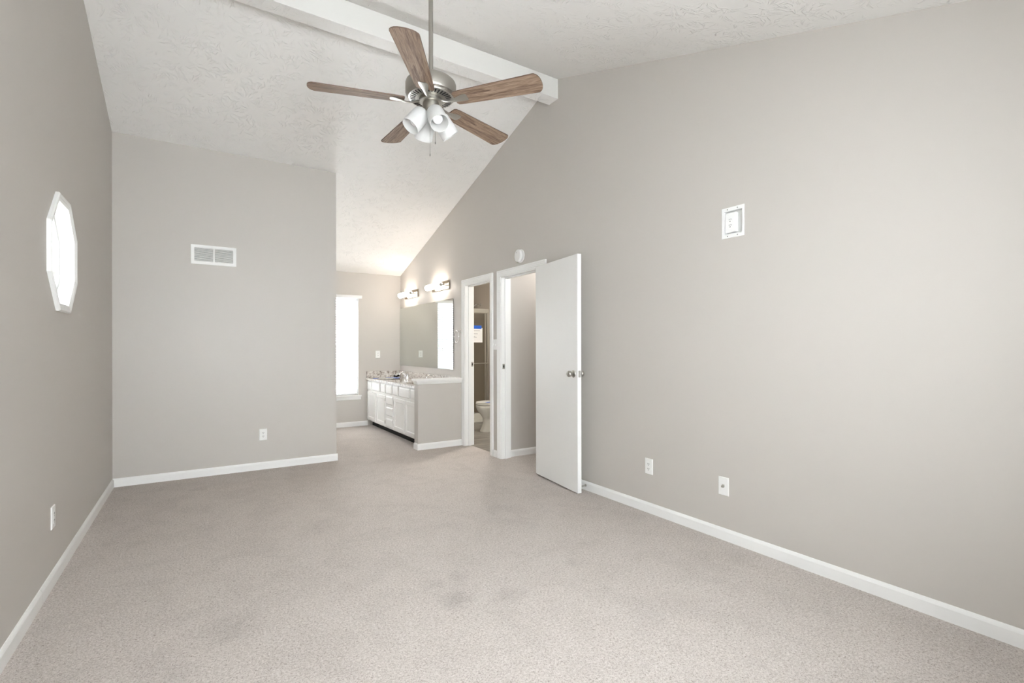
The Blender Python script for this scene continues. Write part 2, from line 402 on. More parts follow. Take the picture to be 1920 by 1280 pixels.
def door_trim(name, y0, y1, zt):
    root = empty(name, (XR, (y0+y1)/2, 0), kind='structure')
    prof = [(-.004, 0), (-.004, .009), (.004, .012), (.012, .010), (.018, .013), (.026, .011), (.034, .014), (.042, .012), (.052, .017), (.060, .018), (.065, .014), (.065, 0)]
    rings = []
    for u, wd in prof: rings.append([(XR-wd, y0-u, 0), (XR-wd, y0-u, zt+u), (XR-wd, y1+u, zt+u), (XR-wd, y1+u, 0)])
    bm = NB(); V = [[bm.verts.new(p) for p in r] for r in rings]; n = len(V)
    for i in range(n):
        a, b = V[i], V[(i+1) % n]
        for k in range(3): bm.faces.new((a[k], a[k+1], b[k+1], b[k]))
    bm.faces.new([V[i][0] for i in range(n)]); bm.faces.new([V[i][3] for i in range(n)][::-1])
    obj('casing', bm, M['trim'], root)
    # jamb lining with stop
    bm = NB(); t = .004
    for (a, b) in ((y0, y0+.012), (y1-.012, y1)): box(bm, XR-.001, XI+.001, a, b, 0, zt)
    box(bm, XR-.001, XI+.001, y0+.012, y1-.012, zt-.012, zt)
    sx0, sx1 = XR+.045, XR+.082
    box(bm, sx0, sx1, y0+.012, y0+.023, 0, zt-.012); box(bm, sx0, sx1, y1-.023, y1-.012, 0, zt-.012); box(bm, sx0, sx1, y0+.023, y1-.023, zt-.023, zt-.012)
    obj('jamb', bm, M['trim'], root)
    # inner casing
    bm = NB(); box(bm, XI, XI+.012, y1-.002, y1+.03, 0, zt+.03); box(bm, XI, XI+.012, y0-.03, y0+.002, 0, zt+.03); box(bm, XI, XI+.012, y0, y1, zt-.002, zt+.03)
    obj('inner_casing', bm, M['trim'], root)
    return root
t2 = door_trim('trim_2', CL0, CL1, CLZ)
t3 = door_trim('trim_3', BA0, BA1, BAZ)
def strike(parent, x, y, z):
    bm = NB(); box(bm, x-.014, x+.014, y-.0025, y, z-.029, z+.029); s = obj('strike_plate', bm, M['nickel'], parent)
    bm = NB(); box(bm, x-.006, x+.008, y-.0032, y-.0024, z-.014, z+.014); obj('latch_hole', bm, M['blackm'], s)
strike(t2, XR+.028, CL1-.012, 1.045)
strike(t3, XR+.102, BA1-.012, 1.045)

# ------------------------------------------------------------------ open closet door
hx, hy, fx, fy = 2.812, 3.957, 2.717, 3.211
dl = Vector((fx-hx, fy-hy, 0)); LD = dl.length; dl.normalize(); dn = Vector((-dl.y, dl.x, 0))
if dn.x < 0: dn = -dn                                    # towards the wall
door = empty('door_1', (hx, hy, 0.015), kind='structure')
def dp(a, n, z): return Vector((hx, hy, 0)) + dl*a + dn*n + Vector((0, 0, z))
def slab(bm, a0, a1, n0, n1, z0, z1):
    loft(bm, [[dp(a0, n0, z), dp(a1, n0, z), dp(a1, n1, z), dp(a0, n1, z)] for z in (z0, z1)])
bm = NB(); slab(bm, 0, LD, 0, .038, .015, 2.055); obj('door_leaf', bm, M['door'], door, bevel=.002)
for sgn, off, lab in ((-1, 0, 1), (1, .038, 2)):
    c = dp(LD-.062, off, 1.03); bm = NB()
    lathe(bm, [(0, 0), (.031, 0), (.033, .003), (.031, .007), (.020, .010), (.012, .013), (.011, .024), (.016, .029), (.0245, .034), (.0275, .042), (.0265, .052), (.020, .059), (.010, .0615), (0, .062)], c, dn*sgn, 32)
    obj('door_knob', bm, M['nickel'], door, smooth=40)
bm = NB(); slab(bm, LD-.001, LD+.0015, .008, .030, 1.001, 1.059); lp = obj('latch_plate', bm, M['nickel'], door)
bm = NB(); slab(bm, LD+.001, LD+.010, .013, .025, 1.022, 1.038); obj('latch_bolt', bm, M['chrome'], lp)
for z in (.22, 1.03, 1.85):
    bm = NB(); tube(bm, [(hx+.046, hy+.004, z-.045), (hx+.046, hy+.004, z+.045)], .006, 10); obj('hinge', bm, M['nickel'], door)
# spring door stop on the baseboard
ds = empty('door_stop', (XR-.012, 3.29, .043), 'small metal spring door stop on the baseboard behind the open white door', 'door stop')
bm = NB(); pts = []
for k in range(90):
    a = k*.55; r = .006; pts.append((XR-.014-k*.0006, 3.29+r*cos(a), .043+r*sin(a)))
tube(bm, pts, .0014, 6); obj('spring', bm, M['nickel'], ds, smooth=60)
bm = NB(); lathe(bm, [(0, 0), (.011, 0), (.010, .004), (0, .005)], (XR-.012, 3.29, .043), (-1, 0, 0), 16); obj('mount', bm, M['nickel'], ds)
bm = NB(); lathe(bm, [(0, 0), (.008, 0), (.009, .006), (.007, .012), (0, .013)], (XR-.067, 3.29, .043), (-1, 0, 0), 16); obj('rubber_tip', bm, M['rubber'], ds)

# ------------------------------------------------------------------ octagonal window (window_1)
w1 = empty('window_1', (XL, OCY, OCZ-.325), kind='structure')
def octring(bm, prof):
    """prof: (apothem, x); closed ring swept round the octagon"""
    rings = [[Vector((x, p[0], p[1])) for p in octa(OCY, OCZ, ap)] for ap, x in prof]
    V = [[bm.verts.new(p) for p in r] for r in rings]
    for i in range(len(V)):
        a, b = V[i], V[(i+1) % len(V)]
        for k in range(8): bm.faces.new((a[k], a[(k+1) % 8], b[(k+1) % 8], b[k]))
bm = NB(); octring(bm, [(.325, XL), (.325, XL+.014), (.319, XL+.020), (.309, XL+.020), (.304, XL+.017), (.296, XL+.017), (.291, XL+.014), (.283, XL+.012), (.280, XL)]); obj('casing', bm, M['trim'], w1)
bm = NB(); octring(bm, [(.2849, XL-.001), (.280, XL-.001), (.280, XL-.128), (.2849, XL-.128)]); obj('jamb', bm, M['trim'], w1)
bm = NB(); octring(bm, [(.280, XL-.058), (.262, XL-.058), (.256, XL-.064), (.256, XL-.10), (.280, XL-.10)]); fr = obj('window_frame', bm, M['trim'], w1)
bm = NB()
for z in (OCZ+.083, OCZ-.083): box(bm, XL-.082, XL-.066, OCY-.262, OCY+.262, z-.009, z+.009)
obj('muntin', bm, M['trim'], fr)
bm = NB(); prism(bm, octa(OCY, OCZ, .258), 'x', XL-.088, XL-.084); obj('pane', bm, M['glass'], fr)

# ------------------------------------------------------------------ alcove window (window_2)
w2 = empty('window_2', ((WX0+WX1)/2, YB, WZ0), kind='structure')
def sash_window(root, x0, x1, z0, z1, y, d):
    """double-hung frame; d=+1 means outside is +y"""
    bm = NB(); f = .035
    ya, yb = sorted((y+d*.06, y+d*.12))
    for (a, b, c, e) in ((x0, x0+f, z0, z1), (x1-f, x1, z0, z1), (x0+f, x1-f, z1-f, z1), (x0+f, x1-f, z0, z0+f)): box(bm, a, b, ya, yb, c, e)
    zm = (z0+z1)/2; box(bm, x0+f, x1-f, ya, yb, zm-.02, zm+.02)
    fr = obj('window_frame', bm, M['trim'], root)
    for (c, e) in ((z0+f, zm-.02), (zm+.02, z1-f)):
        bm = NB(); ym = (ya+yb)/2; box(bm, x0+f, x1-f, ym-.002, ym+.002, c, e); obj('pane', bm, M['glass'], fr)
sash_window(w2, WX0, WX1, WZ0, WZ1, YB, 1)
bm = NB(); box(bm, WX0-.04, WX1+.04, YB-.035, YB+.06, WZ0-.026, WZ0-.001); s_ = obj('window_sill', bm, M['trim'], w2, bevel=.004)
bm = NB(); box(bm, WX0-.03, WX1+.035, YB-.012, YB-.0005, WZ0-.075, WZ0-.026); obj('apron', bm, M['trim'], w2, bevel=.003)
bm = NB()
for (a, b, c, e) in ((WX0-.001, WX0+.006, WZ0, WZ1), (WX1-.006, WX1+.001, WZ0, WZ1), (WX0, WX1, WZ1-.006, WZ1+.001)): box(bm, a, b, YB-.001, YB+.13, c, e)
obj('jamb', bm, M['trim'], w2)
for i, (a, b) in enumerate(NW):
    wn = empty('window_%d' % (i+3), ((a+b)/2, YN, NZ[0]), kind='structure')
    sash_window(wn, a, b, NZ[0], NZ[1], YN, -1)
    bm = NB(); box(bm, a-.05, b+.05, YN, YN+.04, NZ[0]-.03, NZ[0]-.002); obj('window_sill', bm, M['trim'], wn)
# blind on the alcove window
bl = empty('window_blind', ((WX0+WX1)/2, YB-.005, WZ0), 'white horizontal slat blind lowered over the tall window in the alcove', 'window blind')
bm = NB(); box(bm, WX0-.01, WX1+.045, YB-.055, YB-.001, WZ1-.015, WZ1+.035); obj('valance', bm, M['blind'], bl, bevel=.004)
bm = NB(); z = WZ0+.05
M['slat'] = ms = bpy.data.materials.new('translucent_vinyl_slat'); ms.use_nodes = True
ms.node_tree.nodes.remove(ms.node_tree.nodes['Principled BSDF']); d_ = N(ms, 'ShaderNodeBsdfDiffuse'); d_.inputs[0].default_value = (.93, .93, .93, 1); t_ = N(ms, 'ShaderNodeBsdfTranslucent'); t_.inputs[0].default_value = (.95, .95, .95, 1)
a_ = N(ms, 'ShaderNodeMixShader'); a_.inputs[0].default_value = .45; LK(ms, d_.outputs[0], a_.inputs[1]); LK(ms, t_.outputs[0], a_.inputs[2]); LK(ms, a_.outputs[0], ms.node_tree.nodes['Material Output'].inputs[0])
while z < WZ1-.03:
    c = Vector((0, YB+.028, z)); t = radians(-14); h = .0245
    q = [(c.y-h*cos(t), c.z-h*sin(t)), (c.y, c.z+.002), (c.y+h*cos(t), c.z+h*sin(t)), (c.y+h*cos(t), c.z+h*sin(t)+.002), (c.y, c.z+.004), (c.y-h*cos(t), c.z-h*sin(t)+.002)]
    prism(bm, q, 'x', WX0+.008, WX1-.0075); z += .040
obj('slats', bm, M['slat'], bl)
bm = NB(); box(bm, WX0+.01, WX1-.01, YB+.004, YB+.052, WZ0+.012, WZ0+.030); obj('bottom_rail', bm, M['blind'], bl, bevel=.003)
bm = NB()
for x in (WX0+.09, WX1-.09): tube(bm, [(x, YB+.001, WZ0+.02), (x, YB+.001, WZ1)], .0015, 6)
obj('ladder_cord', bm, M['blind'], bl)
bm = NB(); tube(bm, [(2.09, YB-.012, 1.25), (2.09, YB-.012, WZ1)], .0012, 6); lathe(bm, [(0, 0), (.007, .002), (.004, .035), (0, .036)], (2.09, YB-.012, 1.215), seg=12); obj('pull_cord', bm, M['screw'], bl)

# ------------------------------------------------------------------ pony wall beside the vanity
PY0, PY1, PX0, PZ = 5.700, 5.822, 2.277, .812
bm = NB(); box(bm, PX0, XR, PY0, PY1, 0, PZ); S('wall_pony', bm, M['wall'])
bm = NB()
def capring(o, z): return [(PX0-o, PY0-o, z), (XR-.0185 if o > 0 else XR-.0185, PY0-o, z), (XR-.0185, PY1+min(o, .0), z), (PX0-o, PY1+min(o, .0), z)]
loft(bm, [capring(o, z) for o, z in ((.004, PZ-.004), (.010, PZ+.002), (.012, PZ+.012), (.020, PZ+.022), (.024, PZ+.034), (.024, PZ+.036), (.036, PZ+.038), (.038, PZ+.048), (.036, PZ+.060), (.030, PZ+.062))])
S('trim_4', bm, M['trim'])
bm = NB()
pf = [(.0, 0), (.012, 0), (.012, .060), (.009, .068), (.004, .076), (0, .078)]
loft(bm, [[(PX0-d, PY1, z) for d, z in pf], [(PX0-d, PY0-d, z) for d, z in pf], [(2.868, PY0-d, z) for d, z in pf]])
S('baseboard_pony', bm, M['trim'])

# ------------------------------------------------------------------ vanity
VF = 2.335; VY0, VY1 = PY1+.003, YB-.002; VT = .742
van = empty('vanity_cabinet', ((VF+XR)/2, (VY0+VY1)/2, 0), 'long white panelled vanity cabinet between the half wall and the far wall', 'cabinet')
bm = NB(); box(bm, VF, XR-.002, VY0, VY1, .092, VT); obj('body', bm, M['cab'], van)
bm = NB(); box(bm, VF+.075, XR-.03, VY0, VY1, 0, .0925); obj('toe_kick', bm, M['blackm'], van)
bm = NB(); box(bm, VF-.002, VF+.02, VY1-.01, VY1, 0, .0925)
def shaker(name, y0, y1, z0, z1, parent):
    """frame-and-panel door on the front plane"""
    bm = NB(); x1 = VF-.0005; x0 = x1-.019; f = .048
    o = rect(y0, y1, z0, z1); i = rect(y0+f, y1-f, z0+f, z1-f)
    i2 = rect(y0+f+.006, y1-f-.006, z0+f+.006, z1-f-.006); e = rect(y0+.004, y1-.004, z0+.004, z1-.004)
    L = [(o, x1), (o, x0+.004), (e, x0), (i, x0), (i2, x0+.011)]
    V = [[bm.verts.new((x, p[0], p[1])) for p in poly] for poly, x in L]
    for a, b in zip(V, V[1:]):
        for k in range(4): bm.faces.new((a[k], a[(k+1) % 4], b[(k+1) % 4], b[k]))
    bm.faces.new(V[-1]); bm.faces.new(V[0][::-1])
    return obj(name, bm, M['cab'], parent)
def raised(name, y0, y1, z0, z1, parent):
    bm = NB(); x1 = VF-.0005; x0 = x1-.019; b_ = .014
    V = [[bm.verts.new((x, p[0], p[1])) for p in poly] for poly, x in ((rect(y0, y1, z0, z1), x1), (rect(y0, y1, z0, z1), x0+.008), (rect(y0+b_, y1-b_, z0+b_, z1-b_), x0))]
    for a, b in zip(V, V[1:]):
        for k in range(4): bm.faces.new((a[k], a[(k+1) % 4], b[(k+1) % 4], b[k]))
    bm.faces.new(V[-1]); bm.faces.new(V[0][::-1])
    return obj(name, bm, M['cab'], parent)
for (y0, y1, hs) in ((7.572, 7.985, 1), (7.105, 7.515, -1), (6.305, 6.718, 1), (5.85, 6.262, -1)):
    dr = shaker('door', y0, y1, .112, .556, van)
    yh = y1+.004 if hs > 0 else y0-.004
    for z in (.17, .50):
        bm = NB(); tube(bm, [(VF-.014, yh, z-.022), (VF-.014, yh, z+.022)], .004, 8); obj('hinge', bm, M['nickel'], dr)
for (z0, z1) in ((.438, .560), (.276, .398), (.112, .236)): raised('drawer', 6.768, 7.055, z0, z1, van)
for (y0, y1) in ((7.79, 7.985), (7.362, 7.742), (7.102, 7.305), (6.806, 7.056), (6.555, 6.752), (6.103, 6.492), (5.862, 6.060)): raised('drawer_front', y0, y1, .592, .722, van)

# countertop with two sink cut-outs, backsplash
CT0, CT1 = .744, .775
ct = empty('countertop', ((VF+XR)/2, (VY0+VY1)/2, CT0), 'speckled granite countertop with backsplash on the white vanity', 'countertop')
SK = [(2.575, 7.50), (2.575, 6.42)]
def ell(cx, cy, a, b, n=48): return [(cx+a*cos(2*pi*k/n), cy+b*sin(2*pi*k/n)) for k in range(n)]
bm = NB()
# slab in pieces round each oval bowl
def slab_with_hole(y0, y1, cx, cy, a, b):
    x0, x1 = VF-.03, XR-.0015; n = 48
    def onrect(t):
        dx, dy = cos(t), sin(t); s = []
        if dx > 1e-9: s.append((x1-cx)/dx)
        if dx < -1e-9: s.append((x0-cx)/dx)
        if dy > 1e-9: s.append((y1-cy)/dy)
        if dy < -1e-9: s.append((y0-cy)/dy)
        k = min(v for v in s if v > 0); return (cx+dx*k, cy+dy*k)
    ts = sorted([2*pi*k/n for k in range(n)] + [atan2(yy-cy, xx-cx) % (2*pi) for xx in (x0, x1) for yy in (y0, y1)])
    rings = []
    for (f, z) in (('i', CT0), ('i', CT1), ('o', CT1), ('o', CT0)):
        rings.append([bm.verts.new(((cx+a*cos(t), cy+b*sin(t), z) if f == 'i' else onrect(t) + (z,))) for t in ts])
    for i in range(4):
        A, B = rings[i], rings[(i+1) % 4]
        for k in range(len(ts)):
            k2 = (k+1) % len(ts)
            bm.faces.new((A[k], A[k2], B[k2], B[k]))
slab_with_hole(6.96, VY1, SK[0][0], SK[0][1], .165, .215)
slab_with_hole(VY0, 6.96, SK[1][0], SK[1][1], .165, .215)
obj('slab', bm, M['granite'], ct)
bm = NB(); box(bm, XR-.022, XR-.0015, VY0, VY1, CT1, .880); box(bm, VF-.025, XR-.022, VY1-.020, VY1, CT1, .880); obj('backsplash', bm, M['granite'], ct, bevel=.002)
for i, (cx, cy) in enumerate(SK):
    t = ct
    bm = NB(); prof = [(1.0, 0), (1.0, .0), (.97, -.03), (.86, -.08), (.62, -.118), (.3, -.128), (.09, -.13)]
    rings = [[(cx+.167*f*cos(2*pi*k/48), cy+.217*f*sin(2*pi*k/48), CT0-.0005+dz) for k in range(48)] for f, dz in prof[1:]]
    rings = [[(cx+.185*cos(2*pi*k/48), cy+.235*sin(2*pi*k/48), CT0-.0005) for k in range(48)]] + rings
    loft(bm, rings, cap=False); bm.faces.new([v for v in bm.verts][-48:]); sk_ = obj('sink_bowl', bm, M['porc'], t, smooth=60)
    bm = NB(); lathe(bm, [(0, 0), (.020, 0), (.021, .002), (.014, .004), (0, .004)], (cx, cy, CT0-.1295), seg=20); obj('drain', bm, M['chrome'], sk_)
    fx_ = XR-.085
    f_ = empty('faucet', (fx_, cy, CT1), ['chrome two-handle faucet beside the far basin', 'chrome two-handle faucet mostly hidden by the half wall cap'][i], 'faucet', 'vanity faucets')
    bm = NB(); loft(bm, [[(fx_+a*cos(2*pi*k/32), cy+b*sin(2*pi*k/32), CT1+z) for k in range(32)] for a, b, z in ((.028, .085, 0), (.028, .085, .010), (.022, .078, .018), (.005, .06, .0185))]); obj('base', bm, M['chrome'], f_, smooth=50)
    bm = NB(); tube(bm, [(fx_, cy, CT1+.015), (fx_-.005, cy, CT1+.06), (fx_-.03, cy, CT1+.095), (fx_-.07, cy, CT1+.098), (fx_-.105, cy, CT1+.082), (fx_-.112, cy, CT1+.062)], [.015, .014, .013, .012, .011, .011], 16); obj('spout', bm, M['chrome'], f_, smooth=50)
    for s in (-1, 1):
        bm = NB(); lathe(bm, [(.016, .014), (.015, .03), (.011, .044), (.013, .052), (.012, .060), (0, .064)], (fx_, cy+s*.058, CT1), seg=20)
        tube(bm, [(fx_, cy+s*.058, CT1+.055), (fx_-.012, cy+s*.085, CT1+.066), (fx_-.02, cy+s*.112, CT1+.072)], [.006, .005, .006], 10); obj('handle', bm, M['chrome'], f_, smooth=50)
# loose things on the counter
pp = empty('paper_sheet', (2.50, 7.70, CT1), 'flat white sheet with blue tape ends lying over the far basin', 'paper')
u_ = Vector((.42, -.30, 0)).normalized(); v_ = Vector((.30, .42, 0)).normalized(); c_ = Vector((2.52, 7.66, CT1))
def flat(name, a0, a1, b0, b1, z, m, parent, th=.0012):
    bm = NB(); loft(bm, [[c_+u_*a+v_*b+Vector((0, 0, zz)) for a, b in ((a0, b0), (a1, b0), (a1, b1), (a0, b1))] for zz in (z, z+th)]); return obj(name, bm, m, parent)
flat('sheet', -.16, .17, -.04, .20, .001, M['paper'], pp)
flat('tape', -.20, -.12, -.05, .06, .0022, M['tape'], pp); flat('tape', .12, .19, -.03, .09, .0022, M['tape'], pp); flat('tape', -.06, .17, .17, .215, .0022, M['tape'], pp)
rg = empty('crumpled_wrapper', (2.79, 7.93, CT1), 'small crumpled white and black wrapper in the far counter corner', 'wrapper')
bm = NB(); bmesh.ops.create_icosphere(bm, subdivisions=3, radius=1)
for v in bm.verts:
    n_ = 1 + .22*sin(7*v.co.x+3*v.co.z) + .18*sin(9*v.co.y-4*v.co.x); v.co = Vector((2.80+.042*v.co.x*n_, 7.93+.022*v.co.y*n_, CT1+.046+.016*v.co.z*n_+v.co.x*.016))
obj('white_wrap', bm, M['paper'], rg, smooth=40)
bm = NB(); bmesh.ops.create_icosphere(bm, subdivisions=3, radius=1)
for v in bm.verts:
    n_ = 1 + .2*sin(8*v.co.x) + .15*sin(9*v.co.y); v.co = Vector((2.79+.045*v.co.x*n_, 7.945+.02*v.co.y*n_, CT1+.022+.020*v.co.z*n_))
obj('black_wrap', bm, M['blackm'], rg, smooth=40)

# ------------------------------------------------------------------ mirror, vanity lights, towel ring
bm = NB(); box(bm, XR-.012, XR-.006, 5.953, 8.006, .968, 1.922)
mr = empty('wall_mirror', (XR-.006, 6.98, .968), 'large frameless mirror on the wall above the granite counter', 'mirror')
obj('mirror_glass', bm, M['mirror'], mr)
bm = NB(); box(bm, XR-.006, XR-.0005, 5.960, 8.0, .975, 1.915); obj('backing', bm, M['blackm'], mr)
for i, (y0, zc) in enumerate(((7.195, 2.115), (6.067, 2.122))):
    t = empty('vanity_light', (XR, y0+.37, zc-.06), ['lit vanity light bar nearest the far corner above the mirror', 'lit vanity light bar above the mirror edge nearest the bathroom door'][i], 'wall light', 'vanity light bars')
    bm = NB(); box(bm, XR-.022, XR, y0, y0+.56, zc-.058, zc+.058); obj('backplate', bm, M['plate_metal'], t, bevel=.003)
    bm = NB(); lathe(bm, [(0, -.006), (.036, -.002), (.040, .006), (.040, .45), (.036, .458), (0, .462)], (XR-.10, y0+.10, zc-.002), (0, 1, 0), 32); obj('glass_tube', bm, M['tube'], t, smooth=40)
    for yy in (y0+.09, y0+.57):
        bm = NB(); lathe(bm, [(0, -.012), (.022, -.012), (.024, 0), (.022, .008), (0, .008)], (XR-.10, yy, zc-.002), (0, 1, 0), 24)
        tube(bm, [(XR-.10, yy-.004, zc-.002), (XR-.06, yy-.004, zc-.002), (XR-.015, min(yy, y0+.53)-.004, zc-.002)], .008, 10); obj('end_cap', bm, M['nickel'], t, smooth=40)
tr = empty('towel_ring', (XR, 5.765, 1.33), 'chrome towel ring on the wall beside the mirror', 'towel ring')
bm = NB(); lathe(bm, [(0, 0), (.026, 0), (.027, .006), (.020, .011), (.010, .014), (.009, .050), (.012, .054), (.011, .062), (0, .064)], (XR, 5.735, 1.475), (-1, 0, 0), 28); obj('post', bm, M['chrome'], tr, smooth=40)
bm = NB(); pts = [(XR-.052+.004*sin(2*pi*k/40), 5.765+.078*sin(2*pi*k/40), 1.404+.078*cos(2*pi*k/40)) for k in range(41)]; tube(bm, pts, .0045, 10, cap=False); obj('ring', bm, M['chrome'], tr, smooth=60)

# ------------------------------------------------------------------ wall plates
# local frame per wall: origin c, right u, up z, outward n
def plate_bm(c, u, n, w_, h, t=.006):
    bm = NB(); c = Vector(c); u = Vector(u); n = Vector(n); z = Vector((0, 0, 1))
    def R(sw, sh, d): return [c+u*sx*sw/2+z*sz*sh/2+n*d for sx, sz in ((-1, -1), (1, -1), (1, 1), (-1, 1))]
    loft(bm, [R(w_, h, .0), R(w_, h, .002), R(w_-.006, h-.006, t)]); return bm
def blk(c, u, n, a0, a1, b0, b1, d0, d1):
    bm = NB(); addblk(bm, c, u, n, a0, a1, b0, b1, d0, d1); return bm
def addblk(bm, c, u, n, a0, a1, b0, b1, d0, d1):
    c = Vector(c); u = Vector(u); n = Vector(n); z = Vector((0, 0, 1))
    loft(bm, [[c+u*a+z*b+n*d for a, b in ((a0, b0), (a1, b0), (a1, b1), (a0, b1))] for d in (d0, d1)])
def outlet(c, u, n, label, w_=.073, h=.119, group='wall outlets', cat='outlet', name='wall_outlet', decora=True):
    r = empty(name, c, label, cat, group)
    obj('cover_plate', plate_bm(c, u, n, w_, h), M['plate'], r)
    if decora: obj('receptacle', blk(c, u, n, -.0165, .0165, -.033, .033, .005, .0075), M['plate'], r)
    bm = NB()
    for zz in (.018, -.018):
        addblk(bm, c, u, n, -.0075, -.0045, zz-.003, zz+.006, .007, .0079); addblk(bm, c, u, n, .0045, .0075, zz-.003, zz+.006, .007, .0079)
        addblk(bm, c, u, n, -.0025, .0025, zz-.0115, zz-.0075, .007, .0079)
    obj('slots', bm, M['slot'], r); return r
outlet((.569, YP, .362), (1, 0, 0), (0, -1, 0), 'white duplex outlet low on the partition wall facing the camera')
outlet((XL, 3.515, .358), (0, 1, 0), (1, 0, 0), 'white duplex outlet low on the dark left wall')
outlet((XR, 2.579, .352), (0, -1, 0), (-1, 0, 0), 'white duplex outlet low on the right wall, nearest the open door')
outlet((2.50, YB, 1.156), (1, 0, 0), (0, -1, 0), 'white outlet plate on the far wall between the window and the mirror')
c = (XR, 1.950, .350); u = (0, -1, 0); n = (-1, 0, 0)
r = empty('cable_plate', c, 'white cable jack plate low on the right wall, right of the outlet', 'wall plate')
obj('cover_plate', plate_bm(c, u, n, .073, .118), M['plate'], r)
bm = NB(); lathe(bm, [(0, 0), (.0095, 0), (.0095, .004), (.0075, .005), (.0075, .014), (.0045, .015), (0, .015)], (XR-.0055, 1.950, .350), n, 20); obj('coax_jack', bm, M['nickel'], r, smooth=30)
bm = NB(); addblk(bm, c, u, n, -.010, .010, -.002, .012, .0055, .008); obj('keystone', bm, M['screw'], r)
# switch between the doorways
c = (XR, 4.868, 1.293)
r = empty('light_switch', c, 'white double switch plate between the bathroom and closet doorways', 'light switch')
obj('cover_plate', plate_bm(c, u, n, .112, .118), M['plate'], r)
for s in (-.023, .023):
    bm = NB(); z = Vector((0, 0, 1)); cc = Vector(c); U = Vector(u); Nn = Vector(n)
    loft(bm, [[cc+U*(s+a)+z*(b+o)+Nn*d for a, b in ((-.0045, -.010), (.0045, -.010), (.0045, .010), (-.0045, .010))] for d, o in ((.005, 0), (.016, .006 if s < 0 else -.006))])
    obj('toggle', bm, M['plate'], r)
# recessed media box
mb = empty('recessed_outlet_box', (XR, (MB[0]+MB[1])/2, MB[2]), 'white recessed media outlet box high on the right wall', 'outlet box')
y0, y1, z0, z1 = MB
bm = NB(); X0 = XR-.004; i0, i1, j0, j1 = y0+.013, y1-.016, z0+.024, z1-.024
for (a, b, c1, d1) in ((y0, y1, z0, j0), (y0, y1, j1, z1), (y0, i0, j0, j1), (i1, y1, j0, j1)): box(bm, X0, XR-.0002, a, b, c1, d1)
D = XR+.030
box(bm, XR-.0002, D, i0-.003, i0, j0-.003, j1+.003); box(bm, XR-.0002, D, i1, i1+.003, j0-.003, j1+.003); box(bm, XR-.0002, D, i0, i1, j0-.003, j0); box(bm, XR-.0002, D, i0, i1, j1, j1+.003); box(bm, D, D+.003, i0-.003, i1+.003, j0-.003, j1+.003)
obj('box_housing', bm, M['plate'], mb)
pc = (XR+.006, i1-.042, (z0+z1)/2)
bm = plate_bm(pc, (0, -1, 0), (-1, 0, 0), .078, .128, .007); addblk(bm, pc, (0, -1, 0), (-1, 0, 0), -.037, .037, -.062, .062, -.022, 0); op = obj('outlet_plate', bm, M['plate'], mb)
obj('receptacle', blk(pc, (0, -1, 0), (-1, 0, 0), -.0165, .0165, -.033, .033, .006, .0085), M['plate'], op)
bm = NB()
for zz in (.018, -.018):
    for s in (-1, 1): addblk(bm, pc, (0, -1, 0), (-1, 0, 0), s*.006-.0015, s*.006+.0015, zz-.002, zz+.007, .008, .009)
    addblk(bm, pc, (0, -1, 0), (-1, 0, 0), -.003, .003, zz-.012, zz-.007, .008, .009)
obj('slots', bm, M['slot'], op)
for (a, b) in ((y0+.045, z0+.012), (y1-.04, z0+.012), (y0+.045, z1-.012), (y1-.04, z1-.012)):
    bm = NB(); lathe(bm, [(0, 0), (.003, 0), (.003, .001), (0, .0012)], (X0, a, b), (-1, 0, 0), 12); obj('screw', bm, M['slot'], mb)

# ------------------------------------------------------------------ smoke detector
sd = empty('smoke_detector', (XR, 4.33, 2.228), 'round white smoke detector on the wall above the closet doorway', 'smoke detector')
bm = NB(); lathe(bm, [(0, 0), (.070, 0), (.072, .004), (.070, .010), (.064, .012), (0, .012)], (XR, 4.33, 2.228), (-1, 0, 0), 40); obj('base_ring', bm, M['plate'], sd, smooth=35)
bm = NB(); lathe(bm, [(.058, .0), (.066, .004), (.067, .020), (.063, .029), (.050, .033), (0, .035)], (XR-.012, 4.337, 2.231), (-1, .10, .02), 40); cv = obj('cover', bm, M['plate'], sd, smooth=35)
bm = NB(); lathe(bm, [(0, 0), (.0035, 0), (.0035, .002), (0, .002)], (XR-.043, 4.345, 2.262), (-1, 0, 0), 12); obj('indicator', bm, M['slot'], cv)

# ------------------------------------------------------------------ return air vent
vt = empty('air_vent', (.136, YP, 2.079), 'white rectangular return air grille high on the partition wall', 'air vent')
x0, x1, z0, z1 = -.056, .328, 2.079, 2.267
bm = NB(); f = .028; ya, yb = YP-.008, YP
for (a, b, c1, d1) in ((x0, x1, z0, z0+f), (x0, x1, z1-f, z1), (x0, x0+f, z0+f, z1-f), (x1-f, x1, z0+f, z1-f), ((x0+x1)/2-.007, (x0+x1)/2+.007, z0+f, z1-f)): box(bm, a, b, ya, yb, c1, d1)
obj('frame', bm, M['plate'], vt)
bm = NB(); nz = 12; h = (z1-z0-2*f)/nz
for k in range(nz):
    zc = z0+f+h*(k+.5)
    prism(bm, [(YP-.007, zc-.0035), (YP-.006, zc-.0045), (YP-.0008, zc+.0035), (YP-.0018, zc+.0045)], 'x', x0+f, x1-f)
obj('louvers', bm, M['plate'], vt)
bm = NB(); box(bm, x0+f, x1-f, YP-.0008, YP-.0002, z0+f, z1-f); obj('duct_backing', bm, M['slot'], vt)

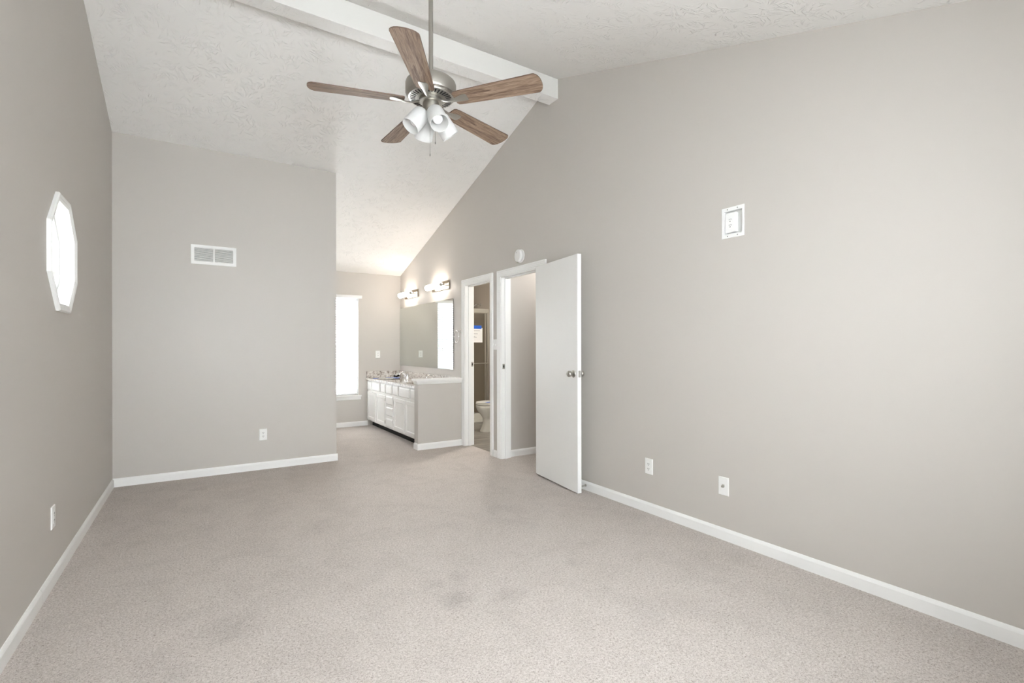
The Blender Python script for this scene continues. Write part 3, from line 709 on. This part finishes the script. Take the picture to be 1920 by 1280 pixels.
# ------------------------------------------------------------------ ceiling fan
FX, FY, FZ = 1.133, 2.631, 2.665
cz = znear(FY)
fan = empty('ceiling_fan', (FX, FY, FZ-.17), 'five-blade ceiling fan with weathered wood blades, nickel motor and four white shades', 'ceiling fan')
bm = NB(); lathe(bm, [(0, cz-2.50+.02), (.062, cz-2.50+.02), (.066, cz-2.50-.03), (.052, cz-2.50-.065), (.024, cz-2.50-.085), (0, cz-2.50-.085)], (FX, FY, 2.50)); obj('canopy', bm, M['nickel'], fan, smooth=35)
bm = NB(); tube(bm, [(FX, FY, 2.78), (FX, FY, cz-.05)], .0130, 20); obj('downrod', bm, M['nickel'], fan, smooth=60)
bm = NB(); lathe(bm, [(0, 2.815), (.022, 2.815), (.026, 2.80), (.08, 2.797), (.128, 2.787), (.141, 2.775), (.1445, 2.765), (.1445, 2.712), (.141, 2.704), (.137, 2.702), (.130, 2.694), (.128, 2.690), (.122, 2.688), (.085, 2.684), (.066, 2.684), (0, 2.684)], (FX, FY, 0), seg=72)
hs = obj('motor_housing', bm, M['nickel'], fan, smooth=30)
bm = NB()
for k in range(36):
    a = 2*pi*k/36; ca, sa = cos(a), sin(a); wv_ = .0034
    q = [(.089, -wv_*.8), (.119, -wv_*1.25), (.119, wv_*1.25), (.089, wv_*.8)]
    def zz(r): return 2.684 + (r-.085)/(.122-.085)*.004
    loft(bm, [[(FX+r*ca-t_*sa, FY+r*sa+t_*ca, zz(r)+dz) for r, t_ in q] for dz in (-.0012, .0006)])
obj('cooling_slots', bm, M['blackm'], hs)
bm = NB(); lathe(bm, [(0, 2.686), (.050, 2.686), (.066, 2.684), (.068, 2.678), (.068, 2.668), (.064, 2.664), (.050, 2.664), (0, 2.664)], (FX, FY, 0), seg=48); obj('flywheel', bm, M['nickel'], fan, smooth=30)
bm = NB(); lathe(bm, [(0, 2.664), (.045, 2.664), (.0465, 2.660), (.0465, 2.622), (.044, 2.616), (.034, 2.606), (.020, 2.594), (.010, 2.588), (0, 2.586)], (FX, FY, 0), seg=48)
sh = obj('switch_housing', bm, M['nickel'], fan, smooth=30)
PH = 4.1186; PT = -.19
def blade_pt(a, x, y, z):
    """blade frame: x out, y across, pitched about x"""
    yy = y*cos(PT) - z*sin(PT); zz_ = y*sin(PT) + z*cos(PT)
    return Vector((FX + x*cos(a) - yy*sin(a), FY + x*sin(a) + yy*cos(a), FZ + zz_))
# one blade mesh in its own frame, copied five times
def blade_outline():
    pts = []
    # root edge to tip: half widths
    up = [(.150, .040), (.160, .050), (.20, .0545), (.35, .0605), (.50, .0655), (.60, .0695), (.630, .0705), (.6375, .0685)]
    tip = [(.634 + .030*cos(t), .0668*sin(t)) for t in [radians(d) for d in (78, 60, 42, 24, 8, -8, -24, -42, -60, -78)]]
    return up + tip + [(x, -y) for x, y in reversed(up)]
ol = blade_outline(); bmx = NB()
for i, (zz0) in enumerate((-.0028, .0028)): pass
A = [bmx.verts.new((x, y, -.0028)) for x, y in ol]; B = [bmx.verts.new((x, y, .0028)) for x, y in ol]
bmx.faces.new(A[::-1]); bmx.faces.new(B)
for k in range(len(ol)):
    f = bmx.faces.new((A[k], A[(k+1) % len(ol)], B[(k+1) % len(ol)], B[k])); f.material_index = 1
bmesh.ops.recalc_face_normals(bmx, faces=bmx.faces)
bme = bpy.data.meshes.new('fan_blade'); bmx.to_mesh(bme); bmx.free(); bme.materials.append(M['wood']); bme.materials.append(M['wood_edge'])
rl = Vector(fan.location)
for k in range(5):
    a = PH + k*2*pi/5
    b = bpy.data.objects.new('blade', bme); C.objects.link(b); b.parent = fan
    b.matrix_local = Matrix.Translation(Vector((FX, FY, FZ)) - rl) @ Matrix.Rotation(a, 4, 'Z') @ Matrix.Rotation(PT, 4, 'X')
    # bracket: curved arm from the flywheel to a flared plate under the blade
    bm = NB(); rings = []
    for (x, hw, z, th) in ((.055, .016, .006, .006), (.075, .013, .000, .006), (.10, .0115, -.0085, .006), (.125, .012, -.013, .006), (.15, .0155, -.012, .005), (.175, .0215, -.0095, .004), (.200, .026, -.0075, .0035), (.222, .0265, -.0065, .003), (.230, .020, -.006, .0025)):
        f_ = min(1, max(0, (x-.07)/.06))
        def bp(x, y, z):
            yy = y*cos(PT*f_) - z*sin(PT*f_); z2 = y*sin(PT*f_) + z*cos(PT*f_)
            return Vector((FX + x*cos(a) - yy*sin(a), FY + x*sin(a) + yy*cos(a), FZ + z2))
        rings.append([bp(x, -hw, z+th*.2), bp(x, -hw*.5, z-th*.5), bp(x, hw*.5, z-th*.5), bp(x, hw, z+th*.2), bp(x, hw*.6, z+th*.6), bp(x, -hw*.6, z+th*.6)])
    loft(bm, rings); obj('blade_bracket', bm, M['nickel'], fan, smooth=50)
# light kit
for k in range(4):
    a = radians(-1 + 90*k); o = Vector((cos(a), sin(a), 0)); tilt = radians(38); ax = (o*sin(tilt) + Vector((0, 0, -1))*cos(tilt)).normalized()
    c0 = Vector((FX, FY, 2.612)) + o*.036
    bm = NB(); tube(bm, [Vector((FX, FY, 2.622))+o*.030, c0+o*.008, c0+ax*.012], .010, 12); lathe(bm, [(.012, 0), (.019, .004), (.021, .012), (.021, .026), (0, .026)], c0, ax, 24); sk = obj('light_socket', bm, M['nickel'], fan, smooth=40)
    b0 = c0 + ax*.012
    bm = NB(); prof = [(.020, 0), (.032, .003), (.042, .010), (.048, .022), (.0505, .040), (.052, .070), (.0525, .132), (.050, .132), (.0495, .070), (.048, .040), (.0455, .024), (.040, .013), (.031, .006), (.020, .003)]
    lathe(bm, prof, b0, ax, 40, closed=True); obj('lamp_shade', bm, M['shade'], fan, smooth=50)
    bm = NB(); lathe(bm, [(.012, .010), (.013, .030), (.018, .045), (.026, .062), (.0295, .080), (.027, .096), (.018, .106), (.008, .110), (0, .111)], b0, ax, 24); obj('bulb', bm, M['bulb'], sk, smooth=60)
for (dx, dy, zb) in ((-.006, .0, 2.365), (.022, -.012, 2.437)):
    bm = NB(); tube(bm, [(FX+dx, FY+dy, zb), (FX+dx, FY+dy, 2.60)], .0012, 6); lathe(bm, [(0, -.010), (.0028, -.008), (.0028, .004), (0, .006)], (FX+dx, FY+dy, zb), seg=10); obj('pull_chain', bm, M['nickel'], sh)

# ------------------------------------------------------------------ closet ceiling lamp
cl = empty('ceiling_lamp', (3.62, 4.25, 2.37), 'lit dome lamp on the closet ceiling, above the doorway view', 'ceiling lamp')
bm = NB(); lathe(bm, [(0, 0), (.085, 0), (.085, -.02), (0, -.02)], (3.62, 4.25, 2.46)); obj('lamp_base', bm, M['plate'], cl)
bm = NB(); lathe(bm, [(.08, -.02), (.082, -.04), (.06, -.075), (.03, -.088), (0, -.09)], (3.62, 4.25, 2.46)); obj('glass_dome', bm, M['lamp'], cl, smooth=60)

cl = empty('bathroom_lamp', (3.5, 5.9, 2.37), 'lit dome lamp on the bathroom ceiling in front of the shower', 'ceiling lamp')
bm = NB(); lathe(bm, [(0, 0), (.085, 0), (.085, -.02), (0, -.02)], (3.5, 5.9, 2.46)); obj('lamp_base', bm, M['plate'], cl)
bm = NB(); lathe(bm, [(.08, -.02), (.082, -.04), (.06, -.075), (.03, -.088), (0, -.09)], (3.5, 5.9, 2.46)); obj('glass_dome', bm, M['bathlamp'], cl, smooth=60)
# ------------------------------------------------------------------ bathroom: shower, toilet
SY = 7.36
se = empty('shower_enclosure', (3.62, SY+.02, 0), 'framed sliding glass shower with white curb behind the toilet', 'shower')
bm = NB(); prism(bm, [(SY-.02, -.003), (SY+.07, -.003), (SY+.07, .135), (SY+.06, .143), (SY-.005, .143), (SY-.015, .135), (SY-.015, .052), (SY-.02, .045)], 'x', XI+.002, XB-.002); obj('shower_curb', bm, M['curb'], se)
bm = NB(); box(bm, XI+.002, XB-.002, SY+.07, 8.248, -.003, .04); obj('shower_pan', bm, M['curb'], se)
bm = NB(); box(bm, XI+.002, XB-.002, SY-.005, SY+.045, 1.852, 1.928); box(bm, XI+.002, XB-.002, SY-.010, SY+.05, 1.872, 1.880); obj('header_rail', bm, M['grey_alu'], se, bevel=.002)
bm = NB(); box(bm, XI+.002, XI+.03, SY, SY+.04, .143, 1.852); obj('side_jamb', bm, M['grey_alu'], se)
bm = NB(); box(bm, XB-.032, XB-.002, SY, SY+.04, .143, 1.852); obj('side_jamb', bm, M['grey_alu'], se)
bm = NB(); box(bm, XI+.03, XB-.032, SY, SY+.04, .143, .165); obj('bottom_track', bm, M['grey_alu'], se)
for (a, b, y) in ((XI+.03, 3.66, SY+.028), (3.55, 4.178, SY+.010)):
    bm = NB(); box(bm, a, b, y-.003, y+.003, .167, 1.85); gp = obj('glass_panel', bm, M['shglass'], se)
    bm = NB(); box(bm, a, a+.018, y-.007, y+.007, .167, 1.85); box(bm, b-.018, b, y-.007, y+.007, .167, 1.85); obj('panel_frame', bm, M['grey_alu'], gp)
bm = NB(); tube(bm, [(3.60, SY-.045, .995), (4.20, SY-.045, .995)], .009, 12)
for x in (3.62, 4.17): tube(bm, [(x, SY-.045, .995), (x, SY+.008, .995)], .007, 10)
obj('towel_bar', bm, M['grey_alu'], se)
nt_ = empty('paper_notice', (3.99, SY, 1.35), 'white printed notice hanging on the shower glass by blue tape', 'notice')
bm = NB(); box(bm, 3.895, 4.112, SY+.0040, SY+.0055, 1.352, 1.60); obj('sheet', bm, M['paper'], nt_)
bm = NB()
for (a, b, z) in ((3.93, 4.06, 1.552), (3.935, 4.02, 1.498), (3.925, 3.97, 1.455), (3.925, 4.0, 1.44)): box(bm, a, b, SY+.0035, SY+.0041, z-.004, z+.004)
obj('print', bm, M['print'], nt_)
bm = NB(); box(bm, 3.885, 4.094, SY+.0028, SY+.0036, 1.585, 1.640); obj('blue_tape', bm, M['tape'], nt_)
# shower head on the side wall inside the shower
shd = empty('shower_head', (XB, 7.66, 2.03), 'chrome shower head on a short arm above the shower rail', 'shower head')
bm = NB(); lathe(bm, [(0, 0), (.030, 0), (.030, .006), (.012, .012), (0, .012)], (XB, 7.66, 2.03), (-1, 0, 0), 24); obj('flange', bm, M['chrome'], shd, smooth=40)
bm = NB(); tube(bm, [(XB, 7.66, 2.03), (XB-.06, 7.66, 2.035), (XB-.10, 7.66, 2.015), (XB-.13, 7.66, 1.985)], .009, 12); obj('arm', bm, M['chrome'], shd, smooth=60)
bm = NB(); lathe(bm, [(0, 0), (.012, 0), (.016, .02), (.030, .045), (.034, .060), (0, .062)], (XB-.125, 7.66, 1.99), (-.7, 0, -.7), 24); obj('spray_head', bm, M['chrome'], shd, smooth=40)

# toilet (faces -X)
TY = 6.47
to = empty('toilet', (3.88, TY, 0), 'white toilet with closed seat seen through the bathroom doorway', 'toilet')
def egg(xf, xb, hw, z, n=40, k=.62):
    """pointed-round front at xf, squarer back at xb"""
    pts = []; L = xb-xf
    for i in range(n):
        t = 2*pi*i/n; x = -cos(t); y = sin(t)
        xx = xf + L*(x+1)/2; e = .78 if x < 0 else .6
        yy = hw*(abs(y)**e)*(1 if y >= 0 else -1)
        pts.append((xx, TY+yy, z))
    return pts
bm = NB(); loft(bm, [egg(*q) for q in ((3.575, 4.16, .110, -.003), (3.575, 4.16, .112, .012), (3.60, 4.14, .098, .06), (3.625, 4.12, .088, .13), (3.625, 4.10, .092, .20), (3.59, 4.06, .120, .255), (3.545, 4.03, .158, .310), (3.525, 4.02, .178, .360), (3.525, 4.02, .182, .395), (3.545, 4.015, .178, .402))]); obj('bowl', bm, M['porc'], to, smooth=70)
bm = NB(); loft(bm, [egg(*q) for q in ((3.53, 4.0, .178, .404), (3.522, 4.0, .184, .410), (3.522, 4.0, .184, .420), (3.53, 4.0, .178, .424))]); st = obj('seat', bm, M['porc'], to, smooth=40)
bm = NB(); loft(bm, [egg(*q) for q in ((3.532, 4.005, .176, .426), (3.525, 4.005, .181, .432), (3.530, 4.005, .178, .442), (3.56, 3.99, .150, .448))]); obj('lid', bm, M['porc'], to, smooth=40)
bm = NB(); loft(bm, [[(a, TY-b, z), (c_2, TY-b, z), (c_2, TY+b, z), (a, TY+b, z)] for a, c_2, b, z in ((4.045, 4.215, .19, .40), (4.035, 4.22, .205, .45), (4.03, 4.222, .21, .74))]); obj('tank', bm, M['porc'], to, bevel=.012)
bm = NB(); box(bm, 4.02, 4.228, TY-.22, TY+.22, .741, .772); obj('tank_lid', bm, M['porc'], to, bevel=.008)
bm = NB(); tube(bm, [(4.03, TY+.15, .69), (4.015, TY+.15, .69), (4.012, TY+.10, .685)], .006, 8); obj('flush_handle', bm, M['chrome'], to)
bm = NB(); box(bm, 4.0, 4.10, TY-.08, TY+.08, .38, .42); obj('tank_mount', bm, M['porc'], to)
bm = NB(); loft(bm, [[(3.60, TY-.155, z), (3.72, TY-.155, z), (3.72, TY-.10, z), (3.60, TY-.10, z)] for z in (.4485, .4500)])
o = obj('tape_strip', bm, M['tape']); tagp(o, 'short strip of blue tape stuck on the toilet lid', 'tape')
